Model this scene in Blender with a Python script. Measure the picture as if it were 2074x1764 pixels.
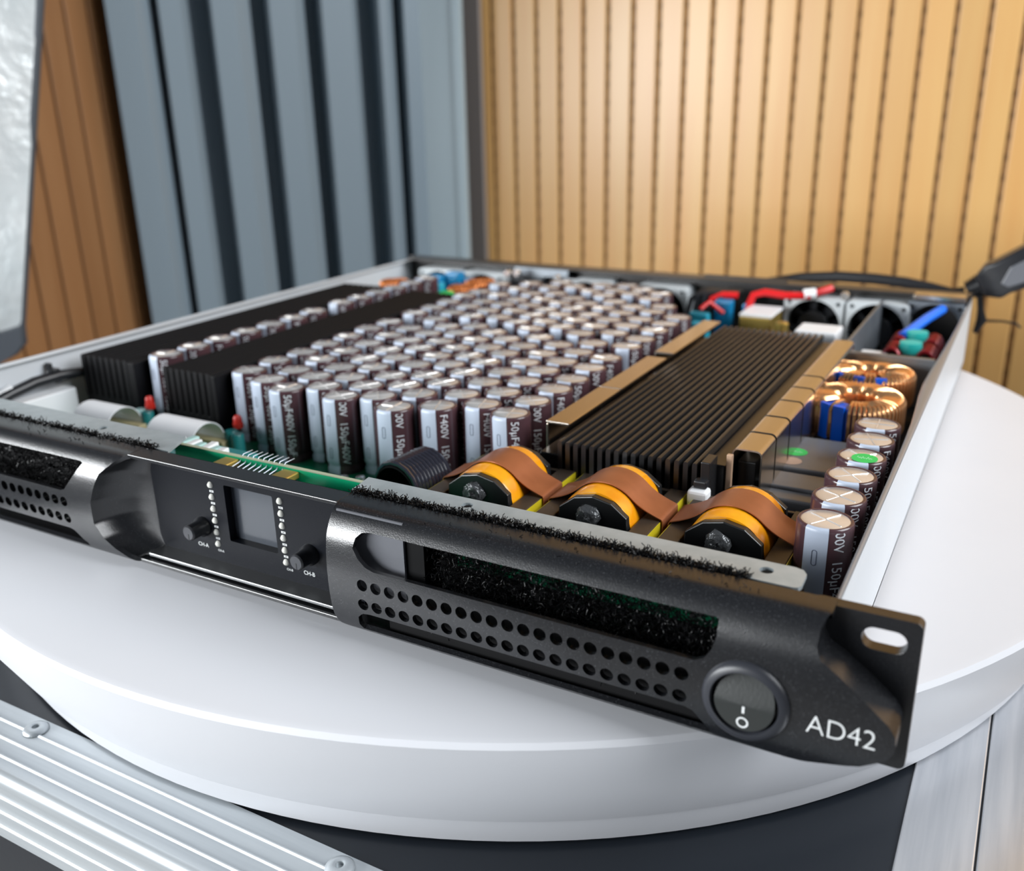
import bpy, math, random
from mathutils import Vector, Matrix, geometry as mgeo
random.seed(7)
sc = bpy.context.scene
for o in list(bpy.data.objects):
    bpy.data.objects.remove(o)
COL = sc.collection
MM = 0.001
ZW = 900.0            # the turntable scene stands 0.9 m above the floor
PI = math.pi

# ------------------------------------------------------------------ camera
cam_d = bpy.data.cameras.new('camera')
cam = bpy.data.objects.new('camera', cam_d)
COL.objects.link(cam)
sc.camera = cam
CX, CY, CZ = 493.514, -225.502, 168.427
YAW, PITCH, ROLL, FPX = 0.5140693, 0.3427492, -0.0223430, 1892.44
fw = Vector((-math.sin(YAW)*math.cos(PITCH), math.cos(YAW)*math.cos(PITCH), -math.sin(PITCH)))
r0 = Vector((math.cos(YAW), math.sin(YAW), 0))
u0 = r0.cross(fw)
r1 = math.cos(ROLL)*r0+math.sin(ROLL)*u0
u1 = -math.sin(ROLL)*r0+math.cos(ROLL)*u0
mw = Matrix((r1, u1, -fw)).transposed().to_4x4()
mw.translation = Vector((CX, CY, CZ+ZW))*MM
cam.matrix_world = mw
cam_d.sensor_fit = 'HORIZONTAL'
cam_d.sensor_width = 36.0
cam_d.lens = FPX/2074*36.0
cam_d.clip_start = 0.01
cam_d.clip_end = 50
cam_d.dof.use_dof = True
cam_d.dof.focus_distance = 0.315
cam_d.dof.aperture_fstop = 10.0

# ------------------------------------------------------------------ world, lights, exposure
w = bpy.data.worlds.new('world')
sc.world = w
w.use_nodes = True
bg = w.node_tree.nodes['Background']
bg.inputs['Color'].default_value = (0.80, 0.88, 1.0, 1)
bg.inputs['Strength'].default_value = 0.12

def area(name, loc, target, sx, sy, power, color):
    d = bpy.data.lights.new(name, 'AREA')
    d.shape = 'RECTANGLE'
    d.size, d.size_y = sx, sy
    d.energy = power
    d.color = color
    o = bpy.data.objects.new(name, d)
    COL.objects.link(o)
    o.location = Vector((loc[0], loc[1], loc[2]+ZW))*MM
    v = Vector((target[0]-loc[0], target[1]-loc[1], target[2]-loc[2]))
    o.rotation_euler = v.to_track_quat('-Z', 'Y').to_euler()
    return o
area('window_light', (-900, -1250, 310), (250, 250, 20), 1.5, 0.6, 64, (0.95, 0.98, 1.0))
area('side_window_light', (1700, 350, 1000), (300, 200, 0), 1.2, 1.0, 40, (0.94, 0.97, 1.0))

sc.view_settings.view_transform = 'Standard'
sc.view_settings.look = 'None'
sc.view_settings.exposure = 0.1
sc.view_settings.gamma = 1.0
sc.view_settings.use_curve_mapping = False

# ------------------------------------------------------------------ materials
MATS = {}
def mat(name, col, rough=0.5, metal=0.0, spec=0.5, noise=None, bump=None, coat=0.0, stretch=None, rand=0.0, sss=0.0, trans=0.0):
    """noise=(scale, second colour, contrast lo, hi); bump=(scale, strength); stretch = axis scale of the noise"""
    m = bpy.data.materials.new(name)
    m.use_nodes = True
    nt = m.node_tree
    b = nt.nodes['Principled BSDF']
    c4 = (*col, 1)
    b.inputs['Base Color'].default_value = c4
    b.inputs['Roughness'].default_value = rough
    b.inputs['Metallic'].default_value = metal
    b.inputs['Specular IOR Level'].default_value = spec
    b.inputs['Coat Weight'].default_value = coat
    b.inputs['Transmission Weight'].default_value = trans
    tc = nt.nodes.new('ShaderNodeTexCoord')
    mp = nt.nodes.new('ShaderNodeMapping')
    nt.links.new(tc.outputs['Object'], mp.inputs['Vector'])
    if stretch:
        mp.inputs['Scale'].default_value = stretch
    oi = nt.nodes.new('ShaderNodeObjectInfo')
    if rand:
        cb = nt.nodes.new('ShaderNodeCombineXYZ')
        ml = nt.nodes.new('ShaderNodeMath')
        ml.operation = 'MULTIPLY'
        ml.inputs[1].default_value = 37.0
        nt.links.new(oi.outputs['Random'], ml.inputs[0])
        for i in range(3):
            nt.links.new(ml.outputs[0], cb.inputs[i])
        nt.links.new(cb.outputs[0], mp.inputs['Location'])
    outc = None
    if noise:
        n = nt.nodes.new('ShaderNodeTexNoise')
        n.inputs['Scale'].default_value = noise[0]
        n.inputs['Detail'].default_value = 4
        nt.links.new(mp.outputs[0], n.inputs['Vector'])
        r = nt.nodes.new('ShaderNodeValToRGB')
        r.color_ramp.elements[0].position = noise[2]
        r.color_ramp.elements[1].position = noise[3]
        r.color_ramp.elements[0].color = c4
        r.color_ramp.elements[1].color = (*noise[1], 1)
        nt.links.new(n.outputs['Fac'], r.inputs['Fac'])
        outc = r.outputs['Color']
    if rand:
        hs = nt.nodes.new('ShaderNodeHueSaturation')
        mr = nt.nodes.new('ShaderNodeMapRange')
        mr.inputs['To Min'].default_value = 1-rand
        mr.inputs['To Max'].default_value = 1+rand
        nt.links.new(oi.outputs['Random'], mr.inputs['Value'])
        nt.links.new(mr.outputs[0], hs.inputs['Value'])
        if outc:
            nt.links.new(outc, hs.inputs['Color'])
        else:
            hs.inputs['Color'].default_value = c4
        outc = hs.outputs['Color']
    if outc:
        nt.links.new(outc, b.inputs['Base Color'])
    if bump:
        n2 = nt.nodes.new('ShaderNodeTexNoise')
        n2.inputs['Scale'].default_value = bump[0]
        n2.inputs['Detail'].default_value = 3
        nt.links.new(mp.outputs[0], n2.inputs['Vector'])
        bp = nt.nodes.new('ShaderNodeBump')
        bp.inputs['Strength'].default_value = bump[1]
        bp.inputs['Distance'].default_value = bump[2] if len(bump) > 2 else 0.0003
        nt.links.new(n2.outputs['Fac'], bp.inputs['Height'])
        nt.links.new(bp.outputs[0], b.inputs['Normal'])
    MATS[name] = m
    return m

mat('panel_black', (0.006, 0.0065, 0.008), 0.27, 0, 0.9, noise=(2400, (0.035, 0.037, 0.041), 0.56, 0.72), bump=(2300, 0.24, 0.0002))  # pale speckle in the base colour imitates powder-coat glints
mat('plate_black', (0.005, 0.006, 0.009), 0.40, 0, 0.14, bump=(1500, 0.15, 0.0003))
mat('plastic_black', (0.016, 0.017, 0.02), 0.32, 0, 0.5)
mat('switch_grey', (0.028, 0.03, 0.037), 0.38, 0, 0.5)
mat('rocker', (0.03, 0.033, 0.032), 0.33, 0, 0.5, bump=(900, 0.1, 0.0003))
mat('bracket_lit', (0.11, 0.115, 0.13), 0.45)  # lit copy of the centre plate material, light put into the colour
mat('print_white', (0.72, 0.74, 0.74), 0.5)
mat('print_grey', (0.66, 0.68, 0.72), 0.5)
mat('led', (0.72, 0.72, 0.66), 0.3, 0, 0.5)
mat('screen', (0.045, 0.052, 0.064), 0.22, 0, 0.5)
mat('galvanised', (0.42, 0.47, 0.49), 0.38, 0.35, 0.5, noise=(180, (0.35, 0.40, 0.42), 0.35, 0.75), bump=(500, 0.08, 0.0003))
mat('steel_side', (0.62, 0.65, 0.68), 0.36, 0.1, 0.5, noise=(25, (0.58, 0.62, 0.66), 0.3, 0.8))
mat('steel_lip', (0.30, 0.31, 0.33), 0.36, 0.5)
mat('steel_dull', (0.27, 0.30, 0.33), 0.38, 0.7, 0.5, noise=(60, (0.18, 0.20, 0.23), 0.3, 0.8))
mat('rear_black', (0.03, 0.028, 0.027), 0.32, 0.2, 0.5)
mat('anodised', (0.018, 0.018, 0.019), 0.27, 0.25, 0.5, bump=(700, 0.06, 0.0003))
mat('anodised_black', (0.006, 0.006, 0.007), 0.5, 0, 0.12)
mat('clip_steel', (0.62, 0.58, 0.53), 0.22, 1.0, 0.5)
mat('flange_black', (0.62, 0.55, 0.48), 0.20, 1.0, 0.5)
mat('sleeve', (0.062, 0.030, 0.036), 0.20, 0, 0.5, rand=0.12)
mat('cap_top', (0.74, 0.72, 0.70), 0.25, 0.6, 0.5, rand=0.10)
mat('stripe', (0.46, 0.52, 0.63), 0.32, 0, 0.4, rand=0.05)
mat('stripe_mark', (0.10, 0.12, 0.18), 0.5)
mat('pcb_green', (0.005, 0.22, 0.10), 0.33, 0, 0.5, noise=(160, (0.006, 0.15, 0.075), 0.45, 0.55))
mat('pcb_bright', (0.0, 0.47, 0.21), 0.36, 0, 0.5)
mat('pcb_edge', (0.38, 0.42, 0.30), 0.6)
mat('copper_foil', (0.37, 0.135, 0.062), 0.34, 0.45, 0.5, noise=(120, (0.31, 0.11, 0.05), 0.35, 0.7))
mat('copper_wire', (0.86, 0.47, 0.22), 0.23, 0.85, 0.5)
mat('copper_dark', (0.55, 0.18, 0.05), 0.3, 0.6, 0.5)
mat('enamel_blue', (0.0, 0.12, 0.80), 0.3, 0, 0.5)
mat('tape_yellow', (0.86, 0.38, 0.008), 0.18, 0, 0.5, noise=(90, (0.70, 0.22, 0.004), 0.35, 0.7), coat=0.4)
mat('tape_edge', (0.62, 0.52, 0.02), 0.35)
mat('ferrite', (0.055, 0.042, 0.032), 0.40, 0.2, 0.5, bump=(300, 0.05, 0.0003))
mat('bobbin', (0.012, 0.013, 0.014), 0.30, 0, 0.5)
mat('glue', (0.10, 0.105, 0.11), 0.25, 0.3, 0.6, bump=(350, 0.9, 0.0012))
mat('coil_black', (0.02, 0.021, 0.032), 0.14, 0.0, 1.0)
mat('relay', (0.13, 0.136, 0.15), 0.27, 0, 0.5)
mat('sticker_green', (0.02, 0.50, 0.10), 0.5)
mat('sticker_mark', (0.30, 0.66, 0.36), 0.5)
mat('reflection_tan', (0.45, 0.31, 0.24), 0.45)
mat('foam', (0.003, 0.003, 0.0035), 0.35, 0, 0.16)
mat('white_plastic', (0.80, 0.82, 0.84), 0.4)
mat('ribbon_white', (0.82, 0.84, 0.87), 0.5)
mat('beige', (0.50, 0.42, 0.24), 0.5)
mat('gold', (0.62, 0.44, 0.12), 0.3, 0.8)
mat('solder', (0.66, 0.67, 0.68), 0.22, 0.9)
mat('teal', (0.02, 0.20, 0.20), 0.3)
mat('teal_light', (0.02, 0.46, 0.42), 0.4)
mat('pale_teal', (0.40, 0.62, 0.60), 0.4)
mat('led_red', (0.62, 0.03, 0.02), 0.25)
mat('wire_red', (0.62, 0.012, 0.015), 0.3)
mat('wire_maroon', (0.26, 0.012, 0.018), 0.25, 0.2)
mat('wire_black', (0.015, 0.016, 0.019), 0.35)
mat('film_blue', (0.01, 0.20, 0.42), 0.25)
mat('film_cyan', (0.03, 0.36, 0.50), 0.3)
mat('tube_blue', (0.01, 0.16, 0.80), 0.35)
mat('fan_grey', (0.60, 0.64, 0.66), 0.42, 0.1)
mat('fan_dark', (0.02, 0.021, 0.023), 0.3)
mat('turntable_white', (0.645, 0.655, 0.685), 0.38, 0, 0.35, noise=(12, (0.63, 0.64, 0.67), 0.4, 0.7))
mat('case_black', (0.011, 0.014, 0.019), 0.32, 0, 0.35, bump=(260, 0.05, 0.0005))
mat('aluminium', (0.52, 0.555, 0.575), 0.36, 0.45, 0.5, noise=(30, (0.44, 0.475, 0.50), 0.35, 0.7), stretch=(0.4, 9, 9))
mat('aluminium_y', (0.62, 0.63, 0.65), 0.36, 0.8, 0.5, noise=(30, (0.50, 0.52, 0.55), 0.35, 0.7), stretch=(9, 0.4, 9))
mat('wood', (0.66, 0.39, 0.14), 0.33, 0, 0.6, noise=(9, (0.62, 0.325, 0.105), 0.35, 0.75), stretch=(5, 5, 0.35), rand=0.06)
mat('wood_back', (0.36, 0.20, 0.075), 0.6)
mat('wood_shaded', (0.30, 0.15, 0.062), 0.45, 0, 0.4, noise=(9, (0.25, 0.115, 0.042), 0.35, 0.75), stretch=(5, 5, 0.35), rand=0.07)  # darker copy of the wood, weaker light put into the colour
mat('wood_shaded_back', (0.22, 0.10, 0.034), 0.6)
mat('perforation', (0.17, 0.09, 0.034), 0.8)
mat('pleat', (0.205, 0.262, 0.305), 0.42, 0, 0.4)
mat('pleat_lit', (0.34, 0.43, 0.475), 0.42, 0, 0.4)  # same screen sheet, made paler to put stronger light into the colour
mat('grey_trim', (0.25, 0.225, 0.215), 0.5)
mat('floor_grey', (0.22, 0.21, 0.20), 0.5, noise=(6, (0.18, 0.17, 0.165), 0.4, 0.7))
mat('silver_cloth', (0.74, 0.77, 0.77), 0.36, 0.4, 0.5, noise=(16, (0.60, 0.65, 0.66), 0.35, 0.7), bump=(60, 0.4, 0.006))
mat('binding', (0.05, 0.058, 0.07), 0.6)
mat('rubber', (0.006, 0.006, 0.0065), 0.75, 0, 0.12)
mat('rail_grey', (0.22, 0.225, 0.23), 0.36, 0.9)
mat('post_reflection', (0.50, 0.33, 0.22), 0.4, 0.2)  # tan puts the wood wall's reflection into the post's colour
mat('plug_grey', (0.13, 0.135, 0.15), 0.3)

# ------------------------------------------------------------------ mesh helpers (millimetres)
class MB:
    def __init__(s):
        s.v = []; s.f = []
    def add(s, vs, fs):
        n = len(s.v)
        s.v += [tuple(v) for v in vs]
        s.f += [tuple(i+n for i in f) for f in fs]
        return s
    def box(s, x0, x1, y0, y1, z0, z1):
        return s.add([(x0,y0,z0),(x1,y0,z0),(x1,y1,z0),(x0,y1,z0),(x0,y0,z1),(x1,y0,z1),(x1,y1,z1),(x0,y1,z1)],
                     [(3,2,1,0),(4,5,6,7),(0,1,5,4),(1,2,6,5),(2,3,7,6),(3,0,4,7)])
    def lathe(s, prof, n=24, c=(0,0,0), axis='z', a0=0.0, a1=2*PI):
        full = abs(a1-a0-2*PI) < 1e-6
        m = n if full else n+1
        vs = []; fs = []
        for i in range(m):
            a = a0+(a1-a0)*i/n
            ca, sa = math.cos(a), math.sin(a)
            for r, h in prof:
                if axis == 'z': vs.append((c[0]+r*ca, c[1]+r*sa, c[2]+h))
                elif axis == 'y': vs.append((c[0]+r*ca, c[1]+h, c[2]-r*sa))
                else: vs.append((c[0]+h, c[1]+r*ca, c[2]+r*sa))
        k = len(prof)
        for i in range(n):
            j = (i+1) % m
            for q in range(k-1):
                fs.append((i*k+q, j*k+q, j*k+q+1, i*k+q+1))
        return s.add(vs, fs)
    def cyl(s, c, r, h, n=20, axis='z', r2=None):
        r2 = r if r2 is None else r2
        return s.lathe([(0,0),(r,0),(r2,h),(0,h)], n, c, axis)
    def prism(s, poly, a, b, plane='xy'):
        n = len(poly)
        def P(u, v, w):
            return (u,v,w) if plane == 'xy' else ((u,w,v) if plane == 'xz' else (w,u,v))
        vs = [P(u,v,a) for u,v in poly]+[P(u,v,b) for u,v in poly]
        fs = [tuple(range(n))[::-1], tuple(range(n, 2*n))]
        for i in range(n):
            j = (i+1) % n
            fs.append((i, j, n+j, n+i))
        return s.add(vs, fs)
    def tube(s, path, r, n=8, closed=False, caps=True):
        P = [Vector(q) for q in path]
        m = len(P)
        rr = r if isinstance(r, (list, tuple)) else [r]*m
        vs = []; fs = []
        prev = None
        for i in range(m):
            if closed: t = P[(i+1) % m]-P[i-1]
            else: t = P[min(i+1, m-1)]-P[max(i-1, 0)]
            if t.length < 1e-9: t = Vector((0,0,1))
            t.normalize()
            if prev is None:
                up = Vector((0,0,1)) if abs(t.z) < 0.9 else Vector((1,0,0))
                nrm = t.cross(up).normalized()
            else:
                nrm = (prev-t*prev.dot(t))
                if nrm.length < 1e-6: nrm = t.orthogonal()
                nrm.normalize()
            prev = nrm
            bn = t.cross(nrm)
            for k in range(n):
                a = 2*PI*k/n
                vs.append(P[i]+nrm*(rr[i]*math.cos(a))+bn*(rr[i]*math.sin(a)))
        for i in range(m if closed else m-1):
            j = (i+1) % m
            for k in range(n):
                l = (k+1) % n
                fs.append((i*n+k, i*n+l, j*n+l, j*n+k))
        if caps and not closed:
            fs.append(tuple(range(n))[::-1]); fs.append(tuple((m-1)*n+k for k in range(n)))
        return s.add(vs, fs)
    def xf(s, fn):
        s.v = [tuple(fn(*v)) for v in s.v]
        return s
    def mesh(s, name, m, smooth=None):
        me = bpy.data.meshes.new(name)
        me.from_pydata([(x*MM, y*MM, z*MM) for x,y,z in s.v], [], s.f)
        me.validate()
        me.materials.append(MATS[m])
        if smooth:
            me.polygons.foreach_set('use_smooth', [True]*len(me.polygons))
            me.set_sharp_from_angle(angle=math.radians(smooth))
        me.update()
        return me

WM = {}
def link(name, data, parent, loc=(0,0,0), rot=(0,0,0), bev=0.0, seg=2, label=None, kind=None):
    """loc: millimetres in the amplifier frame"""
    o = bpy.data.objects.new(name, data)
    COL.objects.link(o)
    L = Vector(loc)
    if parent is not None:
        o.parent = parent
        o.location = (L-WM[parent.name])*MM
    else:
        o.location = (L+Vector((0,0,ZW)))*MM
    WM[o.name] = L
    o.rotation_euler = rot
    if bev:
        b = o.modifiers.new('bevel', 'BEVEL')
        b.width = bev*MM; b.segments = seg; b.limit_method = 'ANGLE'; b.angle_limit = math.radians(40)
    if label: o['label'] = label
    if kind: o['kind'] = kind
    return o
def part(name, mb, m, parent, loc=(0,0,0), rot=(0,0,0), smooth=None, bev=0.0, seg=2, label=None, kind=None):
    return link(name, mb.mesh(name, m, smooth), parent, loc, rot, bev, seg, label, kind)
def thing(name, loc, label, cat, group=None):
    o = link(name, None, None, loc)
    o.empty_display_size = 0.02
    o['label'] = label; o['category'] = cat
    if group: o['group'] = group
    return o
def sub_local(name, me, parent, loc=(0,0,0), rot=(0,0,0)):
    """child given in the parent's own (rotated) frame"""
    o = bpy.data.objects.new(name, me)
    COL.objects.link(o)
    o.parent = parent
    o.location = Vector(loc)*MM
    o.rotation_euler = rot
    return o

def text_geo(body, size, extrude=0.06, align='CENTER', res=3, thin=0.0):
    cu = bpy.data.curves.new('t', 'FONT')
    cu.body = body; cu.size = size; cu.extrude = extrude; cu.offset = -thin
    cu.align_x = align; cu.align_y = 'CENTER'; cu.resolution_u = res
    o = bpy.data.objects.new('t', cu)
    COL.objects.link(o)
    bpy.context.view_layer.update()
    ev = o.evaluated_get(bpy.context.evaluated_depsgraph_get())
    me = ev.to_mesh()
    mb = MB().add([tuple(v.co) for v in me.vertices], [tuple(q.vertices) for q in me.polygons])
    ev.to_mesh_clear()
    bpy.data.objects.remove(o); bpy.data.curves.remove(cu)
    return mb

def inside(pt, poly):
    x, y = pt; c = False
    n = len(poly)
    for i in range(n):
        x1, y1 = poly[i]; x2, y2 = poly[i-1]
        if (y1 > y) != (y2 > y) and x < (x2-x1)*(y-y1)/(y2-y1)+x1:
            c = not c
    return c
def dens(poly, step):
    out = []
    n = len(poly)
    for i in range(n):
        a = poly[i]; b = poly[(i+1) % n]
        k = max(1, int(math.ceil(math.hypot(b[0]-a[0], b[1]-a[1])/step)))
        for q in range(k):
            out.append((a[0]+(b[0]-a[0])*q/k, a[1]+(b[1]-a[1])*q/k))
    return out
def circ(cx, cy, r, n=20, ry=None):
    ry = r if ry is None else ry
    return [(cx+r*math.cos(2*PI*i/n), cy+ry*math.sin(2*PI*i/n)) for i in range(n)]
def rrect(x0, x1, y0, y1, r, n=5):
    out = []
    for cx, cy, a in ((x1-r,y1-r,0),(x0+r,y1-r,PI/2),(x0+r,y0+r,PI),(x1-r,y0+r,1.5*PI)):
        for i in range(n+1):
            t = a+PI/2*i/n
            out.append((cx+r*math.cos(t), cy+r*math.sin(t)))
    return out
def sheet(outline, holes, f_out, f_in, step=3.0, gx=None, gy=None):
    """a plate with holes: 2D outline and hole polygons triangulated, mapped to an outer and an inner surface and joined by rims"""
    loops = [dens(outline, step)]+[dens(h, step) for h in holes]
    pts = []; edges = []
    for lp in loops:
        n0 = len(pts)
        pts += lp
        edges += [(n0+i, n0+(i+1) % len(lp)) for i in range(len(lp))]
    if gx:
        xs = [q[0] for q in loops[0]]; ys = [q[1] for q in loops[0]]
        y = min(ys)+gy*0.37
        while y < max(ys):
            x = min(xs)+gx*0.41
            while x < max(xs):
                if inside((x,y), loops[0]) and not any(inside((x,y), h) for h in loops[1:]):
                    pts.append((x,y))
                x += gx
            y += gy
    r = mgeo.delaunay_2d_cdt([Vector(q) for q in pts], edges, [], 0, 1e-5)
    V = [(q[0], q[1]) for q in r[0]]
    T = []
    for t in r[2]:
        c = (sum(V[i][0] for i in t)/3, sum(V[i][1] for i in t)/3)
        if inside(c, loops[0]) and not any(inside(c, h) for h in loops[1:]):
            a, b, d = (V[i] for i in t)
            if (b[0]-a[0])*(d[1]-a[1])-(b[1]-a[1])*(d[0]-a[0]) < 0: t = t[::-1]
            T.append(tuple(t))
    n = len(V)
    cnt = {}
    for t in T:
        for i in range(3):
            cnt[(t[i], t[(i+1) % 3])] = 1
    vs = [f_out(*q) for q in V]+[f_in(*q) for q in V]
    fs = [t for t in T]+[tuple(i+n for i in t[::-1]) for t in T]
    for (a, b) in cnt:
        if (b, a) not in cnt:
            fs.append((b, a, a+n, b+n))
    return MB().add(vs, fs)

# ------------------------------------------------------------------ the room
ANG = math.radians(2.09)
wd = Vector((math.cos(ANG), math.sin(ANG), 0)); wn = Vector((math.sin(ANG), -math.cos(ANG), 0))
W0 = Vector((-125.8, 896.9, 0))      # front surface of the back wall at one groove
def struct(name, mb, m, loc=(0,0,0), rot=(0,0,0)):
    o = part(name, mb, m, None, loc, rot)
    o['kind'] = 'structure'
    return o
struct('floor', MB().box(-1200, 2600, -2600, 1300, -940, -900), 'floor_grey')
ZT = 1300
# back wall: vertical boards with narrow perforated grooves
back = struct('wall_back', MB().box(-450, 1400, 4.5, 40, -900, ZT), 'wood_back', W0, (0,0,ANG))
slat_me = MB().box(2.4, 29.6, 0, 5, -900, ZT).mesh('board', 'wood')
for k in range(-12, 44):
    o = sub_local('board', slat_me, back, (k*32, 0, 0))
    b = o.modifiers.new('bevel', 'BEVEL'); b.width = 0.0014; b.segments = 2
pf = MB()
for k in range(-2, 26):
    z = -300
    while z < 420:
        pf.box(k*32-1.5, k*32+1.5, 4.0, 4.7, z, z+7)
        z += 21
o = sub_local('perforation', pf.mesh('perforation', 'perforation'), back)
o['kind'] = 'stuff'
# left wall: same boards, darkened in colour as if less lit
LWX = -505
left = struct('wall_left', MB().box(-40, -3.5, -810, 60, -900, ZT), 'wood_shaded_back', (LWX, 880, 0), (0,0,ANG))
slat2 = MB().box(-4, 0, -30.4, -1.6, -900, ZT).mesh('board', 'wood_shaded')
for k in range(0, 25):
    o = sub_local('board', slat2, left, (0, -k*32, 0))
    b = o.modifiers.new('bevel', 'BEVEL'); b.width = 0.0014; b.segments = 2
# grey trim board on the back wall beside the pleated screen
p0 = W0+wd*(-45)
struct('trim_1', MB().box(-34, 0, -7, 0, -900, ZT), 'grey_trim', p0, (0,0,ANG))

# pleated blue-grey screen across the corner
PA = Vector((-199, 882, 0)); PB = Vector((-471, 567, 0))
pt = (PB-PA).normalized(); plen = (PB-PA).length
scr = thing('folding_screen', (PA+PB)/2+Vector((0,0,-900)), 'blue-grey pleated screen standing upright across the wooden corner', 'screen')
ang = math.atan2(pt.y, pt.x)
D0, D1 = -42.0, 12.0
U0 = 52.0
# plan profile: u along the screen (from the right end), v towards the viewer
prof = [(U0, 0.0), (U0, D1), (62, D1)]
for v, h, bv in ((79, 5, 9), (117, 12, 8), (184, 9, 13), (247, 10, 17), (315, 12, 8), (365, 4, 15)):
    prof += [(v-h-1.5, D1), (v-h+.5, D0), (v+h-1, D0), (v+h, D1-11), (v+h+bv, D1)]
prof += [(plen, D1), (plen, 0.0)]
mbs = MB()
# sheet thickness 3: offset by v
outer = prof; inner = [(u, v-3.0) for u, v in prof]
n = len(prof)
vs = []; fs = []
for z in (0.0, 2050.0):
    for u, v in outer: vs.append((u, v, z))
    for u, v in inner: vs.append((u, v, z))
for i in range(n-1):
    fs.append((i, i+1, 2*n+i+1, 2*n+i))
    fs.append((n+i+1, n+i, 3*n+i, 3*n+i+1))
    fs.append((i+1, i, n+i, n+i+1))
    fs.append((2*n+i, 2*n+i+1, 3*n+i+1, 3*n+i))
fs += [(0, 2*n, 3*n, n), (n-1, 2*n-1, 4*n-1, 3*n-1)]
mbs.add(vs, fs)
part('pleated_sheet', mbs, 'pleat', scr, PA+Vector((0,0,-900)), (0,0,ang), bev=3.0, seg=3)
F1 = Vector((-242, 831, -900)); F2 = Vector((-170, 843, -900)); fa = math.atan2(F2.y-F1.y, F2.x-F1.x); fl_ = (F2-F1).length
part('flat_leaf', MB().box(0, fl_, 0, 7, 0, 2050), 'pleat_lit', scr, F1, (0,0,fa), bev=1.5)
part('leaf_edge', MB().box(fl_-12, fl_+.5, -3, 8, 0, 2050), 'pleat_lit', scr, F1, (0,0,fa), bev=1.5)
part('foot_rail', MB().box(80, plen-70, -54, -46, 0, 40), 'pleat', scr, PA+Vector((0,0,-900)), (0,0,ang))

# silver reflector on a stand, upper left
rn = Vector((.8, -.6, 0)); ru = Vector((.6, .8, 0))
R0 = Vector((-270, 260, 0))
ref = thing('light_reflector', (-310, 180, -900), 'crinkled silver cloth light reflector with dark binding, upper left corner', 'reflector')
def RP(a, z, d=0.0):
    q = R0+ru*a+rn*d
    return (q.x, q.y, z)
rout = [(0, -21), (12.5, 40), (42, 120+58), (62, 253), (110, 520), (150, 760), (-420, 760), (-420, -190), (-120, -80)]
rout = [(-6, -27), (1.5, -19), (2.5, -5), (62, 253.5), (95, 400), (92, 440), (-150, 480), (-190, 470), (-200, 200), (-205, -90), (-190, -104)]
cloth = sheet(rout, [], lambda a, z: RP(a, z, 4+5*math.sin(a*.021+z*.013)+3*math.sin(z*.045-a*.05)), lambda a, z: RP(a, z, -6), 30, 24, 24)
part('silver_cloth', cloth, 'silver_cloth', ref, smooth=60)
part('binding', MB().tube([RP(a, z) for a, z in dens(rout, 20)], 3.6, 8, closed=True), 'binding', ref, smooth=60)
part('corner_patch', sheet([(-50, -52), (-6, -27), (1.5, -19), (3, -4), (-14, -8), (-40, -2)], [], lambda a, z: RP(a, z, 13.5), lambda a, z: RP(a, z, 2), 10), 'binding', ref)
part('stand_pole', MB().tube([RP(-90, 380, -22), RP(-90, -890, -22)], 11, 12), 'rubber', ref, smooth=40)
fb = MB()
for k in range(3):
    a = 2*PI*k/3
    b0 = Vector(RP(-90, -760, -22)); b1 = Vector((b0.x+140*math.cos(a+.3), b0.y+140*math.sin(a+.3), -892))
    part('stand_leg', MB().tube([b0, b1], 8, 8), 'rubber', ref, smooth=40)
part('clamp', MB().box(-20, 20, -14, 14, -30, 30), 'rubber', ref, RP(-90, 300, -16), (0,0,math.atan2(ru.y, ru.x)), bev=3)

# ------------------------------------------------------------------ flight case and turntable
case = thing('flight_case', (244, 232, -900), 'black flight case with ribbed aluminium edging under the turntable', 'case')
CX0, CX1, CY0, CY1, CT = -52, 540, -75, 545, -57.6
part('body', MB().box(CX0+2, CX1-2, CY0+2, CY1-2, -900, CT-1.2), 'case_black', case)
part('top_panel', MB().box(CX0+20, 482.2, -47, CY1-20, CT-1.5, CT-0.4), 'case_black', case)
# front edging: ribbed angle extrusion, profile in the yz plane
yz = [(-46.5, CT-1.4), (-46.5, CT+0.2)]
for y in (-54, -61, -68):
    yz += [(y+.8, CT+0.2), (y+.25, CT+.75), (y-.25, CT+.75), (y-.8, CT+0.2)]
for i in range(9):
    t = PI/2+PI/2*i/8*1.0
    yz.append((-73.2+3.4*math.cos(t), CT-2.4+3.4*math.sin(t)))
for z in (-68, -75.6, -83):
    yz += [(-75.6, z+.8), (-76.2, z+.25), (-76.2, z-.25), (-75.6, z-.8)]
yz += [(-75.6, -88.5), (-73.0, -88.5), (-73.0, CT-1.4)]
part('edge_extrusion', MB().prism(yz, CX0, 504, 'yz'), 'aluminium', case, smooth=30)
part('edge_extrusion', MB().box(482, 504, -46.5, CY1, CT-1.4, CT+0.5), 'aluminium_y', case, bev=0.5)
part('edge_extrusion', MB().prism([(504.6, CT-1.4), (504.6, CT+.5), (536, CT+.5), (540, CT-3), (540, CT-32), (537.5, CT-32), (537.5, CT-1.4)], -75, CY1, 'xz'), 'aluminium_y', case, bev=0.5)
part('edge_extrusion', MB().box(CX0, CX0+24, -46.5, CY1, CT-1.4, CT+0.5), 'aluminium_y', case, bev=0.5)
part('edge_extrusion', MB().box(CX0+24, 482, CY1-24, CY1, CT-1.4, CT+0.5), 'aluminium', case, bev=0.5)
rv = MB().lathe([(1.4, -1.0), (1.4, 1.5), (2.1, 1.9), (4.0, 1.3), (4.9, 0.4), (4.9, 0)], 20).lathe([(0, .25), (1.5, .25)], 12).mesh('rivet', 'aluminium', 50)
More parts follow.
